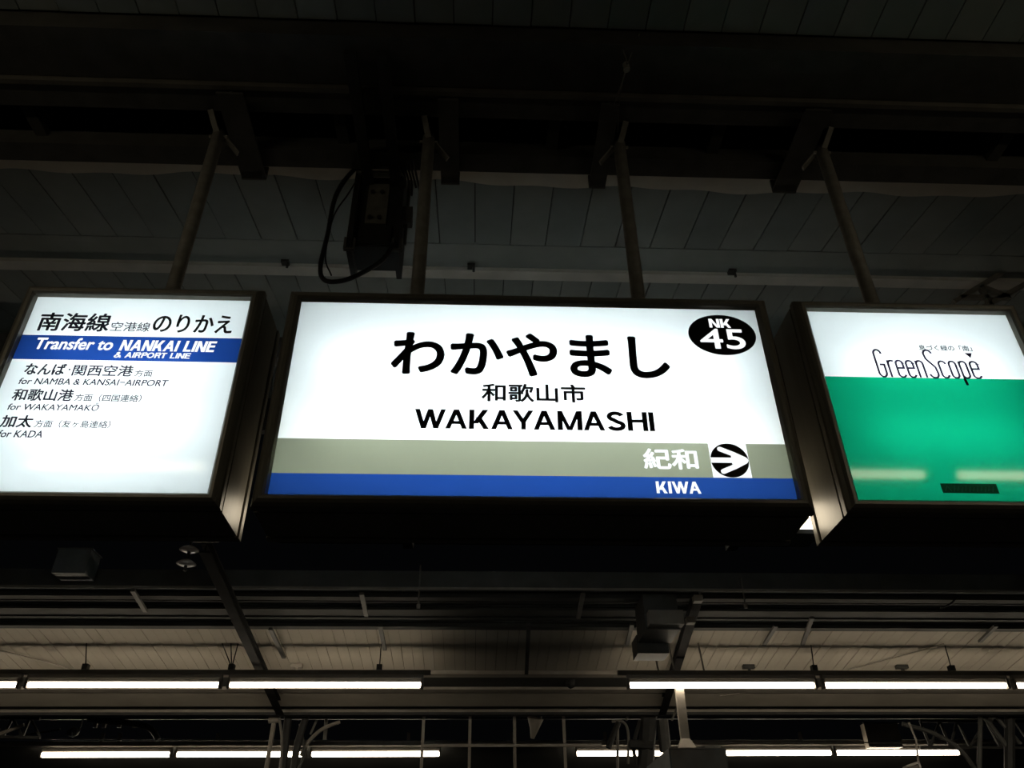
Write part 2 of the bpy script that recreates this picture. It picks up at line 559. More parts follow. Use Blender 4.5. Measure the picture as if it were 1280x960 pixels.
def caps(body, x0, x1, z0, z1, m, parent, sw=0.17, y=None, shear=0.0, name='lettering'):
    """plain grotesque capitals drawn from strokes; sw = stroke width / capital height"""
    y = YF - .0015 if y is None else y
    G = {}
    h = sw

    def V(x):           # upright
        return ('q', [(x, 0), (x + h * 1.08, 0), (x + h * 1.08, 1), (x, 1)])

    def H(xa, xb, z):   # level bar, lower edge z
        t = h * .88
        return ('q', [(xa, z), (xb, z), (xb, z + t), (xa, z + t)])

    def D(xa, za, xb, zb, k=1.12):  # slanting stroke with level ends; x = left edge
        return ('q', [(xa, za), (xa + h * k * .9, za), (xb + h * k * .9, zb), (xb, zb)])

    def A_(pts):
        return ('s', pts)
    hh = h / 2
    G['I'] = (h, [V(0)])
    G['H'] = (.78, [V(0), V(.78 - h), H(h * .9, .78 - h * .9, .44)])
    G['L'] = (.60, [V(0), H(h * .9, .60, 0)])
    G['E'] = (.66, [V(0), H(h * .9, .66, 0), H(h * .9, .62, .43), H(h * .9, .65, 1 - h * .88)])
    G['T'] = (.70, [V(.35 - hh), H(0, .70, 1 - h * .88)])
    G['N'] = (.78, [V(0), V(.78 - h), D(.78 - h * 1.25, 0, .02, 1, 1.2)])
    G['M'] = (.95, [V(0), V(.95 - h), D(.475 - h * .6, 0, .02, 1, 1.0), D(.475 - h * .45, 0, .95 - h * 1.1, 1, 1.0)])
    G['A'] = (.86, [D(0, 0, .43 - h * .6, 1, 1.15), D(.86 - h * 1.15, 0, .43 - h * .55, 1, 1.15), H(.20, .66, .24)])
    G['W'] = (1.22, [D(.27, 0, 0, 1), D(.27, 0, .61 - h * .56, 1), D(.95 - h * 1.12, 0, .61 - h * .56, 1), D(.95 - h * 1.12, 0, 1.22 - h * 1.12, 1)])
    G['Y'] = (.84, [('q', [(.42 - hh, 0), (.42 + hh, 0), (.42 + hh, .44), (.42 - hh, .44)]), D(.42 - h * .6, .38, 0, 1, 1.2), D(.42 - h * .6, .38, .84 - h * 1.2, 1, 1.2)])
    G['K'] = (.80, [V(0), D(h * .7, .28, .76 - h * 1.3, 1, 1.35), D(.80 - h * 1.3, 0, .25, .62, 1.3)])
    G['P'] = (.70, [V(0), A_([(h * .9, 1 - hh * .9), (.42, 1 - hh * .9)] + arc(.42, .71, .28 - hh, .29 - hh * .9, 90, -90) + [(h * .9, .42 + hh * .9)])])
    G['R'] = (.76, [V(0), A_([(h * .9, 1 - hh * .9), (.44, 1 - hh * .9)] + arc(.44, .71, .28 - hh, .29 - hh * .9, 90, -90) + [(h * .9, .42 + hh * .9)]), D(.76 - h * 1.15, 0, .40, .46, 1.1)])
    G['O'] = (.90, [A_(arc(.45, .5, .45 - hh, .51 - hh, 0, 360, 32))])
    G['S'] = (.74, [A_(arc(.37, .735, .33 - hh, .275 - hh, 15, 90, 6) + arc(.35, .74, .33 - hh, .27 - hh, 95, 250, 10) + arc(.39, .265, .34 - hh, .275 - hh, 75, -90, 12) + arc(.37, .265, .36 - hh, .275 - hh, -95, -165, 6))])
    G['&'] = (.84, [A_([(.84, .02), (.28, .70)] + arc(.38, .80, .14, .13, 200, -20, 10) + [(.46, .66), (.16, .42)] + arc(.28, .24, .20, .18, 140, 290, 10) + [(.52, .14), (.74, .44)])])
    lay, x = [], 0.0
    prev = ''
    for ch in body:
        if ch == ' ':
            x += .42
            prev = ''
            continue
        wd, sh = G[ch]
        if prev and prev + ch in ('WA', 'AY', 'YA', 'PO', 'RT', 'AW'):
            x -= .10
        elif prev and prev + ch in ('KA', 'AK', 'AS', 'MA', 'RI', 'AI', 'AN', 'RP'):
            x -= .02
        lay.append((x, sh))
        x += wd + .075
        prev = ch
    W = x - .075
    sx, sz = (x1 - x0 - shear * (z1 - z0)) / W, (z1 - z0)
    bm = B()
    k = 0
    for ox, sh in lay:
        for kind, pts in sh:
            k += 1
            yy = y - .00002 * (k % 7)
            if kind == 'q':
                bm.faces.new([bm.verts.new((x0 + (px + ox) * sx + shear * pz * sz, yy, z0 + pz * sz)) for px, pz in pts])
            else:
                b2 = B()
                stroke(b2, pts, h * 1.04, 0)
                for f in b2.faces:
                    bm.faces.new([bm.verts.new((x0 + (v.co.x + ox) * sx + shear * v.co.z * sz, yy, z0 + v.co.z * sz)) for v in f.verts])
                b2.free()
    return link(name, bm, m, parent)


def arc(cx, cz, rx, rz, a0, a1, n=12):
    return [(cx + rx * math.cos(math.radians(a0 + (a1 - a0) * k / n)), cz + rz * math.sin(math.radians(a0 + (a1 - a0) * k / n))) for k in range(n + 1)]


# --- centre sign
G0, G1 = 3.082, 2.938      # grey band top, blue band top
c = sign_box('station_name_sign', 'wide backlit centre sign with large black hiragana above grey and blue bands',
             -.750, 1.154,
             [('white_panel', -.760, 1.164, G0, ZT + .01, 'white'),
              ('grey_band', -.760, 1.164, G1, G0, 'grey'),
              ('blue_band', -.760, 1.164, ZB - .01, G1, 'blue')])
text('わかやまし', -.359, .756, 3.373, 3.587, 'black', c, 0.026)
text('和歌山市', .002, .407, 3.254, 3.339, 'black', c, 0.024)
caps('WAKAYAMASHI', -.250, .661, 3.131, 3.216, 'black', c, .185)
text('紀和', .604, .809, 2.969, 3.057, 'letter', c, 0.030)
caps('KIWA', .640, .804, 2.872, 2.920, 'letter', c, .20)
bm = B()
disc(bm, .992, 3.598, .141, .104, YF - .0012)
ov = link('number_oval', bm, 'black', c)
caps('NK', .945, 1.037, 3.634, 3.680, 'letter', c, .20, y=YF - .002)
text('45', .896, 1.083, 3.524, 3.628, 'letter', c, 0.013, y=YF - .002)
sheet('arrow_square', .856, 1.001, G1, G0, YF - .001, 'letter', c)
bm = B()
disc(bm, .9285, 3.010, .0715, .0715, YF - .0015)
link('arrow_disc', bm, 'brown', c)
bm = B()
stroke(bm, [(.858, 3.010), (.985, 3.010)], .022, YF - .0022)
for s in (1, -1):
    stroke(bm, [(.898, 3.010 + s * .047), (.945, 3.010 + s * .026), (.986, 3.010 + s * .004)], .020, YF - .0022 - .0002 * s, True)
disc(bm, .987, 3.010, .0115, .0115, YF - .0026, 24)
bm.faces.new([bm.verts.new((a, YF - .0027, b)) for a, b in ((.935, 3.010 - .018), (.985, 3.010 - .012), (1.0, 3.010), (.985, 3.010 + .012), (.935, 3.010 + .018))])
link('arrow', bm, 'letter', c)

# --- left sign
l = sign_box('transfer_sign', 'backlit white transfer sign on the left with a blue band and small Japanese lines',
             -1.819, -.956,
             [('top_panel', -1.829, -.946, 3.537, ZT + .01, 'white'),
              ('blue_band', -1.829, -.946, 3.419, 3.537, 'blue'),
              ('lower_panel', -1.829, -.946, ZB - .01, 3.419, 'white')])
text('南海線', -1.773, -1.492, 3.557, 3.650, 'navy', l, 0.021)
text('空港線', -1.485, -1.331, 3.561, 3.608, 'greyprint', l, 0.008)
text('のりかえ', -1.322, -1.005, 3.559, 3.651, 'black', l, 0.018)
text('Transfer to', -1.751, -1.452, 3.4665, 3.524, 'letter', l, 0.022, shear=0.12)
caps('NANKAI LINE', -1.425, -1.051, 3.4665, 3.519, 'letter', l, .21, shear=0.12)
caps('& AIRPORT LINE', -1.436, -1.141, 3.433, 3.459, 'letter', l, .20, shear=0.12)
text('なんば', -1.753, -1.600, 3.346, 3.400, 'navy', l, 0.026)
text('・', -1.590, -1.582, 3.369, 3.377, 'navy', l, 0.0)
text('関西空港', -1.572, -1.344, 3.344, 3.397, 'navy', l, 0.018)
text('方面', -1.336, -1.268, 3.345, 3.376, 'greyprint', l, 0.016)
text('for NAMBA & KANSAI−AIRPORT', -1.757, -1.199, 3.302, 3.331, 'navy', l, 0.014, shear=0.1)
text('和歌山港', -1.760, -1.537, 3.228, 3.282, 'navy', l, 0.020)
text('方面（四国連絡）', -1.529, -1.282, 3.229, 3.262, 'greyprint', l, 0.014)
text('for WAKAYAMAKŌ', -1.760, -1.428, 3.187, 3.223, 'navy', l, 0.014, shear=0.1)
text('加太', -1.764, -1.649, 3.112, 3.165, 'navy', l, 0.024)
text('方面（友ヶ島連絡）', -1.640, -1.366, 3.113, 3.146, 'greyprint', l, 0.014)
text('for KADA', -1.755, -1.597, 3.070, 3.100, 'navy', l, 0.014, shear=0.1)

# --- right sign
GT = 3.398
g = sign_box('advert_sign', 'backlit advert sign on the right, white above and green below with thin lettering',
             1.372, 2.243,
             [('white_panel', 1.362, 2.253, GT, ZT + .01, 'white'),
              ('green_panel', 1.362, 2.253, ZB - .01, GT, 'green')])
text('息づく緑の「南」', 1.806, 2.031, 3.534, 3.563, 'greyprint', g, 0.018)


def arc(cx, cz, rx, rz, a0, a1, n=12):
    return [(cx + rx * math.cos(math.radians(a0 + (a1 - a0) * k / n)), cz + rz * math.sin(math.radians(a0 + (a1 - a0) * k / n))) for k in range(n + 1)]


def logo():
    bm = B()
    y = YF - .0015
    W = .0088
    z0, xh, ch = 3.398, 3.482, 3.534          # base line, x height, capital height
    k = [0]

    def st(p, cap=False):
        k[0] += 1
        stroke(bm, [(1.606 + (a - 1.602) * .955, b) for a, b in p], W, y - 0.00004 * k[0], cap)
    r = .016
    x = 1.602
    # G
    st(arc(x + r, ch - .020, r, .020, 0, 180) + arc(x + r, z0 + .022, r, .020, 180, 360) + [(x + 2 * r, z0 + .062), (x + r * .8, z0 + .062)])
    x += .050
    # r
    st([(x, xh), (x, z0)])
    st([(x, xh - .028)] + arc(x + r * .95, xh - .016, r * .9, .014, 180, 50))
    x += .034

    def e(x, rr=.0145):
        st([(x, z0 + .046), (x + 2 * rr, z0 + .046)] + [(x + 2 * rr, xh - .016)] + arc(x + rr, xh - .016, rr, .015, 0, 180) + arc(x + rr, z0 + .016, rr, .015, 180, 350))
    e(x)
    x += .044
    e(x)
    x += .045
    # n
    st([(x, xh), (x, z0)])
    st([(x, xh - .026)] + arc(x + .014, xh - .016, .014, .015, 180, 0) + [(x + .028, z0)])
    x += .046
    # S
    r = .018
    st(arc(x + r, ch - .018, r, .020, 10, 180) + [(x + .003, ch - .042), (x + 2 * r - .003, z0 + .052)] + arc(x + r, z0 + .020, r, .020, 0, -175))
    x += .052
    r = .0145
    # c
    st(arc(x + r, xh - .016, r, .015, 0, 180) + arc(x + r, z0 + .016, r, .015, 180, 355))
    x += .044
    # o
    st(arc(x + r, xh - .016, r, .015, 0, 180) + arc(x + r, z0 + .016, r, .015, 180, 360) + [(x + 2 * r, xh - .016)])
    x += .046
    # p
    st([(x, xh), (x, z0 - .004)])
    st(arc(x + r, xh - .016, r, .015, 180, 0) + arc(x + r, z0 + .016, r, .015, 360, 180))
    xp = 1.606 + (x - 1.602) * .955
    x += .046
    e(x, .016)
    o = link('logo_lettering', bm, 'purple', g)
    bm = B()
    stroke(bm, [(xp, z0 - .002), (xp + .003, 3.364)], W * 1.3, y)
    link('logo_tail', bm, 'black', g)
    bm = B()
    bm.faces.new([bm.verts.new(p) for p in ((1.992, y, 3.525), (2.023, y, 3.525), (2.010, y, 3.500))])
    link('logo_triangle', bm, 'purple', g)


logo()
st_ = sheet('maker_sticker', 1.701, 1.914, 2.884, 2.924, YF - .001, 'sticker', g)
bm = B()
for k in range(11):
    xx = 1.745 + k * .0145
    stroke(bm, [(xx, 2.890 + (k % 2) * .004), (xx + .009, 2.916 - (k % 3) * .003)], .004, YF - .0016)
    stroke(bm, [(xx, 2.902), (xx + .010, 2.902)], .003, YF - .0017)
stroke(bm, [(1.712, 2.892), (1.724, 2.914), (1.736, 2.892)], .004, YF - .0016)
link('sticker_print', bm, 'stickermark', g)


# ------------------------------------------------------------------ platform lamps
def tube_light(x0, x1, Y, z, label, group, m='lamp', r=0.037):
    cx = (x0 + x1) / 2
    t = thing('tube_light', label, 'light', (cx, Y, z), group)
    link('lamp_tube', tube(B(), [(x0, Y, z), (x0 + .012, Y, z), (x1 - .012, Y, z), (x1, Y, z)], [r * .6, r, r, r * .6], 12), m, t, True)
    bm = B()
    box(bm, x0 - .03, x1 + .03, Y - .024, Y + .024, z + .03, z + .075)
    box(bm, x0 - .03, x1 + .03, Y - .030, Y + .030, z + .076, z + .125)
    link('lamp_housing', bm, 'lampbody', t)
    for xx in (x0 - .035, x1 + .002):
        link('tube_socket', box(B(), xx, xx + .033, Y - .038, Y + .038, z - .046, z + .075), 'rail', t)
    return t


R1 = [(-8.35, -5.82, 'cut off by the left edge of the photo'), (-5.685, -3.296, 'second from the left in the nearer tube row'),
      (-3.154, -.722, 'right end of the left half of the nearer tube row'), (1.995, 4.444, 'first tube right of the gap in the nearer row'),
      (4.583, 7.034, 'second tube right of the gap in the nearer row'), (7.167, 9.6, 'nearer row, cut off by the right edge of the photo')]
for a, b, nm in R1:
    tube_light(a, b, 10.8, 4.118, 'long warm-white tube light, ' + nm, 'nearer row of tube lights')
R2 = [(-8.281, -5.873, 'leftmost in the lower farther row'), (-5.736, -3.305, 'second from the left in the lower farther row'),
      (-3.166, -.708, 'lower farther row, ending at the pale lattice screen'), (1.982, 4.499, 'lower farther row, behind the braced column'),
      (4.881, 7.044, 'lower farther row, right of the hanging display box'), (7.157, 9.637, 'rightmost in the lower farther row')]
for a, b, nm in R2:
    tube_light(a, b, 17.0, 4.275, 'warm-white tube light, ' + nm, 'farther row of tube lights', r=.048)

# rails that carry the rows
struct(link('trim_10', box(B(), -10, -.60, 10.775, 10.825, 4.245, 4.30), 'rail'))
struct(link('trim_11', box(B(), 1.85, 10.5, 10.775, 10.825, 4.245, 4.30), 'rail'))
struct(link('trim_12', box(B(), -13, 14, 16.95, 17.05, 4.42, 4.50), 'farpale'))

# near platform lamps, out of view overhead (their light and their reflection in the advert sign)
for a, b, nm in ((2.20, 3.08, 'right of the viewer'), (3.30, 4.5, 'far right of the viewer'), (-3.0, -1.84, 'left of the viewer'), (-4.34, -3.18, 'far left of the viewer')):
    tube_light(a, b, 0.35, 4.135, 'warm tube light over the near platform, ' + nm, 'near platform lights', 'nearlamp', 0.028)
struct(link('trim_13', box(B(), -5, 5, 0.31, 0.39, 4.262, 4.30), 'rail'))
for xx in (-4, -1.5, 1.5, 4):
    tag(link('hanger_rod', tube(B(), [(xx, .35, 4.28), (xx, .35, 5.10)], .008, 8), 'pipe'), 'thin rod holding the near lamp rail, ' + {-4: 'farthest left', -1.5: 'left of the viewer', 1.5: 'right of the viewer', 4: 'farthest right'}[xx], 'rod', 'near lamp rods')

# lamp right behind the sign boxes: its end shows in the gap beside the advert sign
t = thing('rear_lamp', 'bright lamp behind the centre sign, glimpsed in the gap beside the green advert', 'light', (.35, 3.16, 2.9))
RX0, RX1 = -.80, 1.37
link('lamp_tube', box(B(), RX0, RX1, 3.00, 3.12, 2.912, 3.03), 'rearlamp', t)
link('lamp_housing', box(B(), RX0 - .02, RX1 + .02, 2.99, 3.14, 3.031, 3.09), 'rail', t)
link('lamp_tray', box(B(), RX0 - .02, RX1 + .02, 2.995, 3.14, 2.892, 2.911), 'dark', t)
for xx in (-.3, 1.0):
    bm = box(B(), xx, xx + .04, 2.917, 3.03, 2.828, 2.846)
    box(bm, xx, xx + .04, 3.01, 3.03, 2.8461, 2.8915)
    link('support_arm', bm, 'dark', t)

# ------------------------------------------------------------------ equipment box with cable loop under the girder
t = thing('equipment_box', 'dark framed equipment box hanging under the girder left of centre', 'box', (-.57, 3.1, 4.40))
bm = B()
X0, X1 = -.70, -.43
EZ0, EZ1 = 4.44, 5.02
link('case', box(B(), X0 + .03, X1 - .03, 3.06, 3.24, EZ0 + .04, EZ1 - .02), 'dark', t)
link('face_plate', box(B(), X0 + .075, X1 - .085, 3.050, 3.0595, EZ0 + .20, EZ1 - .08), 'plate', t)
link('lower_plate', box(B(), X0 + .05, X1 - .05, 3.048, 3.0595, EZ0 + .05, EZ0 + .185), 'dark', t)
for xx in (X0, X1 - .03):
    link('side_channel', box(B(), xx, xx + .028, 3.02, 3.26, EZ0, EZ1), 'dark', t)
    b2 = B()
    box(b2, xx - .006, xx + .05, 3.0, 3.02, EZ0 - .03, EZ0 - .02)
    box(b2, xx - .006, xx + .004, 3.0, 3.02, EZ0 - .02, EZ0 + .05)
    box(b2, xx + .04, xx + .05, 3.0, 3.02, EZ0 - .02, EZ0 + .05)
    link('foot_bracket', b2, 'girder', t)
bm = B()
for (dx, dz) in ((.10, .43), (.15, .43), (.10, .24), (.15, .24)):
    tube(bm, [(X0 + dx, 3.048, EZ0 + dz), (X0 + dx, 3.038, EZ0 + dz)], .012, 10)
link('knobs', bm, 'dark', t)
link('side_handle', box(B(), X1 + .002, X1 + .05, 3.05, 3.10, EZ0 + .22, EZ0 + .33), 'girder', t)
link('side_pipe', tube(B(), [(X1 + .02, 3.08, EZ0 + .08), (X1 + .02, 3.08, EZ0 + .56)], .009, 8), 'girder', t)
link('top_rail', box(B(), X0 + .01, X1 - .0, 3.0, 3.03, EZ1 - .05, EZ1 - .03), 'plate', t)
bm = B()
for xx in (-.66, -.51):
    o = None
    link('support_channel', box(B(), xx, xx + .055, 2.26, 3.22, 4.93, 4.968), 'dark', t)
pts = smooth_path([(-.66, 3.0, 5.0), (-.71, 2.99, 4.97), (-.78, 2.99, 4.78), (-.79, 2.99, 4.5), (-.80, 2.99, 4.28), (-.77, 2.99, 4.19), (-.69, 2.99, 4.185), (-.60, 2.99, 4.235), (-.50, 2.99, 4.33), (-.455, 2.99, 4.44)])
tag(link('cable_loop', tube(B(), pts, .012, 10), 'rubber', None, True), 'thick black cable looping down beside the equipment box', 'cable')
pts = smooth_path([(-.68, 3.01, 4.95), (-.72, 3.0, 4.80), (-.775, 2.99, 4.62), (-.785, 2.995, 4.35), (-.74, 2.99, 4.22)])
tag(link('thin_cable', tube(B(), pts, .004, 8), 'rubber', None, True), 'thin black cable running inside the thick cable loop', 'cable')
t = thing('cable_bundle', 'frayed bundle of dark cables at the top right of the equipment box', 'cable', (-.40, 3.0, 4.98))
for k in range(5):
    a = -.46 + .02 * k
    link('cable', tube(B(), smooth_path([(a, 2.9, 4.96), (a + .03, 2.98, 4.93 - .02 * k), (a + .035, 3.0, 4.86 - .03 * (k % 3))]), .006, 6), 'rubber', t)

# small fitting with wires under the gutter beam, above the right pipe
t = thing('wire_fitting', 'small fitting with thin wires under the gutter beam above the centre sign', 'fitting', (.66, 2.3, 4.99))
pA = at(783, 85, 2.30)
link('socket', tube(B(), [pA + Vector((0, 0, -.015)), pA + Vector((0, 0, .03))], .016, 12), 'pipe', t)
link('wire', tube(B(), smooth_path([at(800, 40, 2.2), pA, at(775, 120, 2.48), at(772, 165, 2.7)]), .003, 6), 'cable', t)
link('wire', tube(B(), smooth_path([at(779, 62, 2.22), pA, at(768, 130, 2.5), at(762, 160, 2.68)]), .003, 6), 'cable', t)

for (u, v), nm in zip(((359, 330), (590, 334), (913, 336)), ('left of the equipment box', 'between the pipes of the centre sign', 'above the right end of the centre sign')):
    p = at(u, v, 4.05)
    t = thing('roof_clip', 'small dark clip on the pale ceiling batten, ' + nm, 'clip', p, 'clips on the pale batten')
    link('clip_plate', box(B(), p.x - .03, p.x + .02, 4.0, 4.045, nz(4.05) - .028, nz(4.05) - .008), 'dark', t)
    link('clip_stud', tube(B(), [(p.x + .012, 4.02, nz(4.0) - .055), (p.x + .012, 4.02, nz(4.0) - .01)], .009, 8), 'dark', t)

# lattice rafter at the right edge above the advert sign
t = thing('edge_bracket', 'dark lattice bracket at the right edge above the advert sign', 'bracket', (2.9, 4.3, 5.1))
for a, b in (((1192, 378), (1290, 318)), ((1215, 392), (1300, 345)), ((1200, 372), (1262, 372)), ((1225, 358), (1262, 372)), ((1225, 358), (1240, 385))):
    link('bar', bar(B(), at(*a, 4.0), at(*b, 4.0), .03, .03), 'girderlip', t)

# small box low on the side of the transfer sign
p = at(318, 628, 2.93)
link('junction_box', box(B(), -.903, p.x + .012, 2.93, 2.97, p.z - .018, p.z + .018), 'bgrey', l)

# ------------------------------------------------------------------ far canopy A
SF = -0.149


def fz(Y):
    return 4.62 + SF * (Y - 10.8)


def slope_slab(x0, x1, y0, y1, off0, off1, zf=fz):
    bm = B()
    hexa(bm, [(x0, y0, zf(y0) + off0), (x1, y0, zf(y0) + off0), (x1, y0, zf(y0) + off1), (x0, y0, zf(y0) + off1)],
         [(x0, y1, zf(y1) + off0), (x1, y1, zf(y1) + off0), (x1, y1, zf(y1) + off1), (x0, y1, zf(y1) + off1)])
    return bm


c2 = struct(link('ceiling', slope_slab(-14, 14, 8.95, 13.2, .03, .06), 'fardeck'))
# dark corrugated deck: ribs along the track, one sheet part
bm = B()
for k in range(12):
    y0 = 9.08 + k * .105
    b2 = slope_slab(-14, 14, y0, y0 + .05, .012, .03)
    me = bpy.data.meshes.new('tmp')
    b2.to_mesh(me)
    b2.free()
    bm.from_mesh(me)
    bpy.data.meshes.remove(me)
ribs = link('deck_ribs', bm, 'fardeck', c2)
ribs['kind'] = 'stuff'
mF = board_mesh('board', 0.136, 10.26, 11.75, 'farboard', SF)
x = -9.5
while x < 9.5:
    shared('board', mF, c2, (x, 10.26, fz(10.26) + rnd.uniform(-.002, .004)), None)
    x += .1415
link('middle_strip', slope_slab(-14, 14, 11.76, 12.38, .005, .03), 'fardeck', c2)
bm = B()
hexa(bm, [(-14, 12.39, 4.373), (14, 12.39, 4.373), (14, 12.39, 4.39), (-14, 12.39, 4.39)],
     [(-14, 12.76, 4.265), (14, 12.76, 4.265), (14, 12.76, 4.282), (-14, 12.76, 4.282)])
link('lower_strip', bm, 'farboard', c2)
# purlins along the track
struct(link('trim_14', slope_slab(-14, 14, 8.93, 9.0, -.15, .05), 'farsteel'))
struct(link('trim_15', slope_slab(-14, 14, 9.38, 9.47, -.04, -.0), 'fardeck'))
struct(link('trim_16', slope_slab(-14, 14, 10.17, 10.255, -.035, .02), 'fardeck'))
struct(link('trim_23', slope_slab(-14, 14, 9.72, 9.84, -.03, .0), 'fardeck'))
struct(link('trim_17', slope_slab(-14, 14, 11.60, 11.72, -.05, -.002), 'farpale'))
struct(link('trim_18', slope_slab(-14, 14, 12.15, 12.27, -.05, -.012), 'farpale'))
struct(link('trim_19', slope_slab(-14, 14, 13.1, 13.18, -.06, .10), 'farpale'))
struct(link('trim_20', slope_slab(-14, 14, 13.00, 13.04, -.10, -.06), 'dark'))
# pale pipe under the leading edge (catches the signs' light)
struct(link('trim_21', tube(B(), [(-14, 8.905, 4.733), (14, 8.905, 4.733)], .016, 8), 'farpale'))


def rafter(p0, p1, name, label, hgt=.09, wd=.11, m='darkfar'):
    t = thing(name, label, 'beam', Vector(p0))
    p0, p1 = Vector(p0), Vector(p1)
    link('lower_flange', bar(B(), p0, p1, wd, .018), m, t)
    link('web', bar(B(), p0 + Vector((0, 0, hgt / 2)), p1 + Vector((0, 0, hgt / 2)), .014, hgt - .02), m, t)
    link('upper_flange', bar(B(), p0 + Vector((0, 0, hgt)), p1 + Vector((0, 0, hgt)), wd, .018), m, t)
    return t


# rafters running across the track
ra = rafter(at(256, 690, 7.6), at(350, 893, 13.0), 'rafter', 'dark steel rafter of the far canopy left of centre, reaching out over the tracks')
rb_ = rafter(at(873, 748, 9.1), at(828, 893, 13.0), 'rafter', 'dark steel rafter of the far canopy right of the hanging duct box')
t = ra
for u, v, Y in ((270, 705, 8.0), (296, 766, 9.65)):
    p = at(u, v, Y)
    link('clamp', box(B(), p.x - .05, p.x - .01, p.y - .05, p.y + .05, p.z - .03, p.z + .07), 'farpale', t)
t = thing('rafter_lamp', 'two small pale fittings at the top of the right rafter', 'fitting', at(873, 748, 8.95))
for u, v, Y in ((872, 749, 8.95), (863, 776, 9.5)):
    p = at(u, v, Y)
    link('fitting_head', box(B(), p.x - .05, p.x + .05, p.y - .05, p.y + .05, p.z - .035, p.z + .035), 'farpale', t)

# short ribs hanging from the purlins
for u0, v0, u1, v1, Y0, Y1, nm in ((166, 738, 182, 764, 9.0, 9.7, 'left of the left rafter'), (452, 742, 458, 770, 9.0, 9.7, 'below the left part of the centre sign'), (729, 742, 723, 772, 9.0, 9.7, 'left of the duct box'),
                                   (661, 780, 658, 842, 9.9, 11.5, 'below the station name'), (475, 782, 481, 812, 9.9, 10.7, 'above the gap end of the left tube row'), (790, 780, 784, 806, 9.9, 10.6, 'below the duct box'),
                                   (970, 782, 955, 806, 9.9, 10.6, 'above the first right tube'), (1015, 772, 1003, 806, 9.7, 10.6, 'above the second right tube'), (1245, 782, 1225, 802, 9.9, 10.5, 'near the right edge'),
                                   (338, 786, 355, 822, 10.0, 11.0, 'right of the left rafter')):
    a, b = at(u0, v0, Y0), at(u1, v1, Y1)
    tag(link('roof_strut', bar(B(), a, b, .05, .03), 'cable' if v0 < 760 else 'farsteel'), 'short grey strut under the far canopy, ' + nm, 'strut', 'struts under the far canopy')

# fittings hanging from the leading edge
t = thing('duct_box', 'large grey duct box under the far canopy beside the right rafter', 'box', at(828, 770, 9.3))
p = at(828, 790, 9.3)
link('duct_body', box(B(), p.x - .21, p.x + .19, 9.2, 9.75, p.z, p.z + .42), 'farsteel', t)
link('duct_front', box(B(), p.x - .19, p.x + .21, 9.05, 9.195, p.z + .02, p.z + .18), 'farpale', t)
link('duct_foot', box(B(), p.x - .22, p.x + .16, 9.76, 10.1, p.z - .12, p.z + .1), 'farsteel', t)
p = at(86, 716, 8.6)
t = thing('grey_box', 'pale grey box above the far canopy edge under the transfer sign', 'box', p)
link('box_body', box(B(), p.x - .19, p.x + .17, 8.6, 8.86, p.z, p.z + .27), 'bgrey', t)
link('box_lid', box(B(), p.x - .20, p.x + .18, 8.59, 8.87, p.z + .271, p.z + .285), 'bgrey', t)
link('box_bracket', box(B(), p.x - .05, p.x + .05, 8.861, 8.929, p.z + .14, p.z + .20), 'dark', t)
p = at(235, 695, 8.0)
t = thing('insulator', 'stacked ribbed porcelain insulator beside the left rafter', 'insulator', p)
for dz in (.075, -.075):
    link('insulator_disc', tube(B(), [p + Vector((0, 0, dz - .028)), p + Vector((0, 0, dz - .01)), p + Vector((0, 0, dz + .02)), p + Vector((0, 0, dz + .035))], [.06, .10, .06, .03], 20), 'porcelain', t, True)
link('insulator_pin', tube(B(), [p + Vector((0, 0, -.16)), p + Vector((0, 0, .20))], .018, 8), 'dark', t)
link('insulator_arm', bar(B(), p + Vector((0, 0, .17)), p + Vector((.28, 0, .17)), .03, .03), 'dark', t)
for u, v0, v1, Y, nm in ((523, 706, 757, 8.915, 'under the left half of the centre sign'), (932, 722, 757, 8.915, 'right of the duct box')):
    a, b = at(u, v0, Y), at(u, v1, Y)
    t = thing('drop_rod', 'thin rod with small end knob, ' + nm, 'rod', b, 'drop rods at the canopy edge')
    link('rod', tube(B(), [b, Vector((b.x, b.y, a.z))], .010, 8), 'cable', t)
    link('knob', tube(B(), [b + Vector((0, 0, -.03)), b + Vector((0, 0, .015))], .022, 10), 'farpale', t)
pts = smooth_path([at(1194, 742, 9.2), at(1193, 750, 9.2), at(1186, 756, 9.2), at(1176, 760, 9.2)])
tag(link('hook_cable', tube(B(), pts, .012, 8), 'rubber'), 'short curved black cable under the far canopy at the right', 'cable')

# rods holding the nearer tube row
for us, v0, nm in (((107,), 808, 'over the second tube'), ((277, 288, 297), 808, 'where the second and third tubes meet'), ((477,), 800, 'over the third tube'), ((1014,), 808, 'where the first two right tubes meet'), ((1182,), 810, 'over the second right tube')):
    foot = at({107: 106, 277: 289, 477: 474, 1014: 1018, 1182: 1190}[us[0]], 838, 10.8)
    foot.z = 4.30
    t = thing('lamp_hanger', 'thin dark hanger of the nearer tube row, ' + nm, 'hanger', foot, 'hangers of the nearer tube row')
    for u in us:
        q = at(u, v0, 10.75)
        q.z = fz(10.75)
        link('rod', tube(B(), [foot + Vector((0, 0, .03)), q], .007, 6), 'rubber', t)
    link('clamp', box(B(), foot.x - .035, foot.x + .035, 10.76, 10.84, foot.z, foot.z + .07), 'dark', t)
for u, nm in ((872, 'by the right rafter'), (835, 'left of the display post'), (815, 'at the start of the right tubes')):
    foot = at(u + 8, 838, 10.8)
    foot.z = 4.30
    q = at(u, 800, 10.7)
    q.z = fz(10.7)
    tag(link('brace_rod', tube(B(), [foot, q], .012, 6), 'cable'), 'slanting grey brace rod above the right tubes, ' + nm, 'rod', 'brace rods above the right tubes')

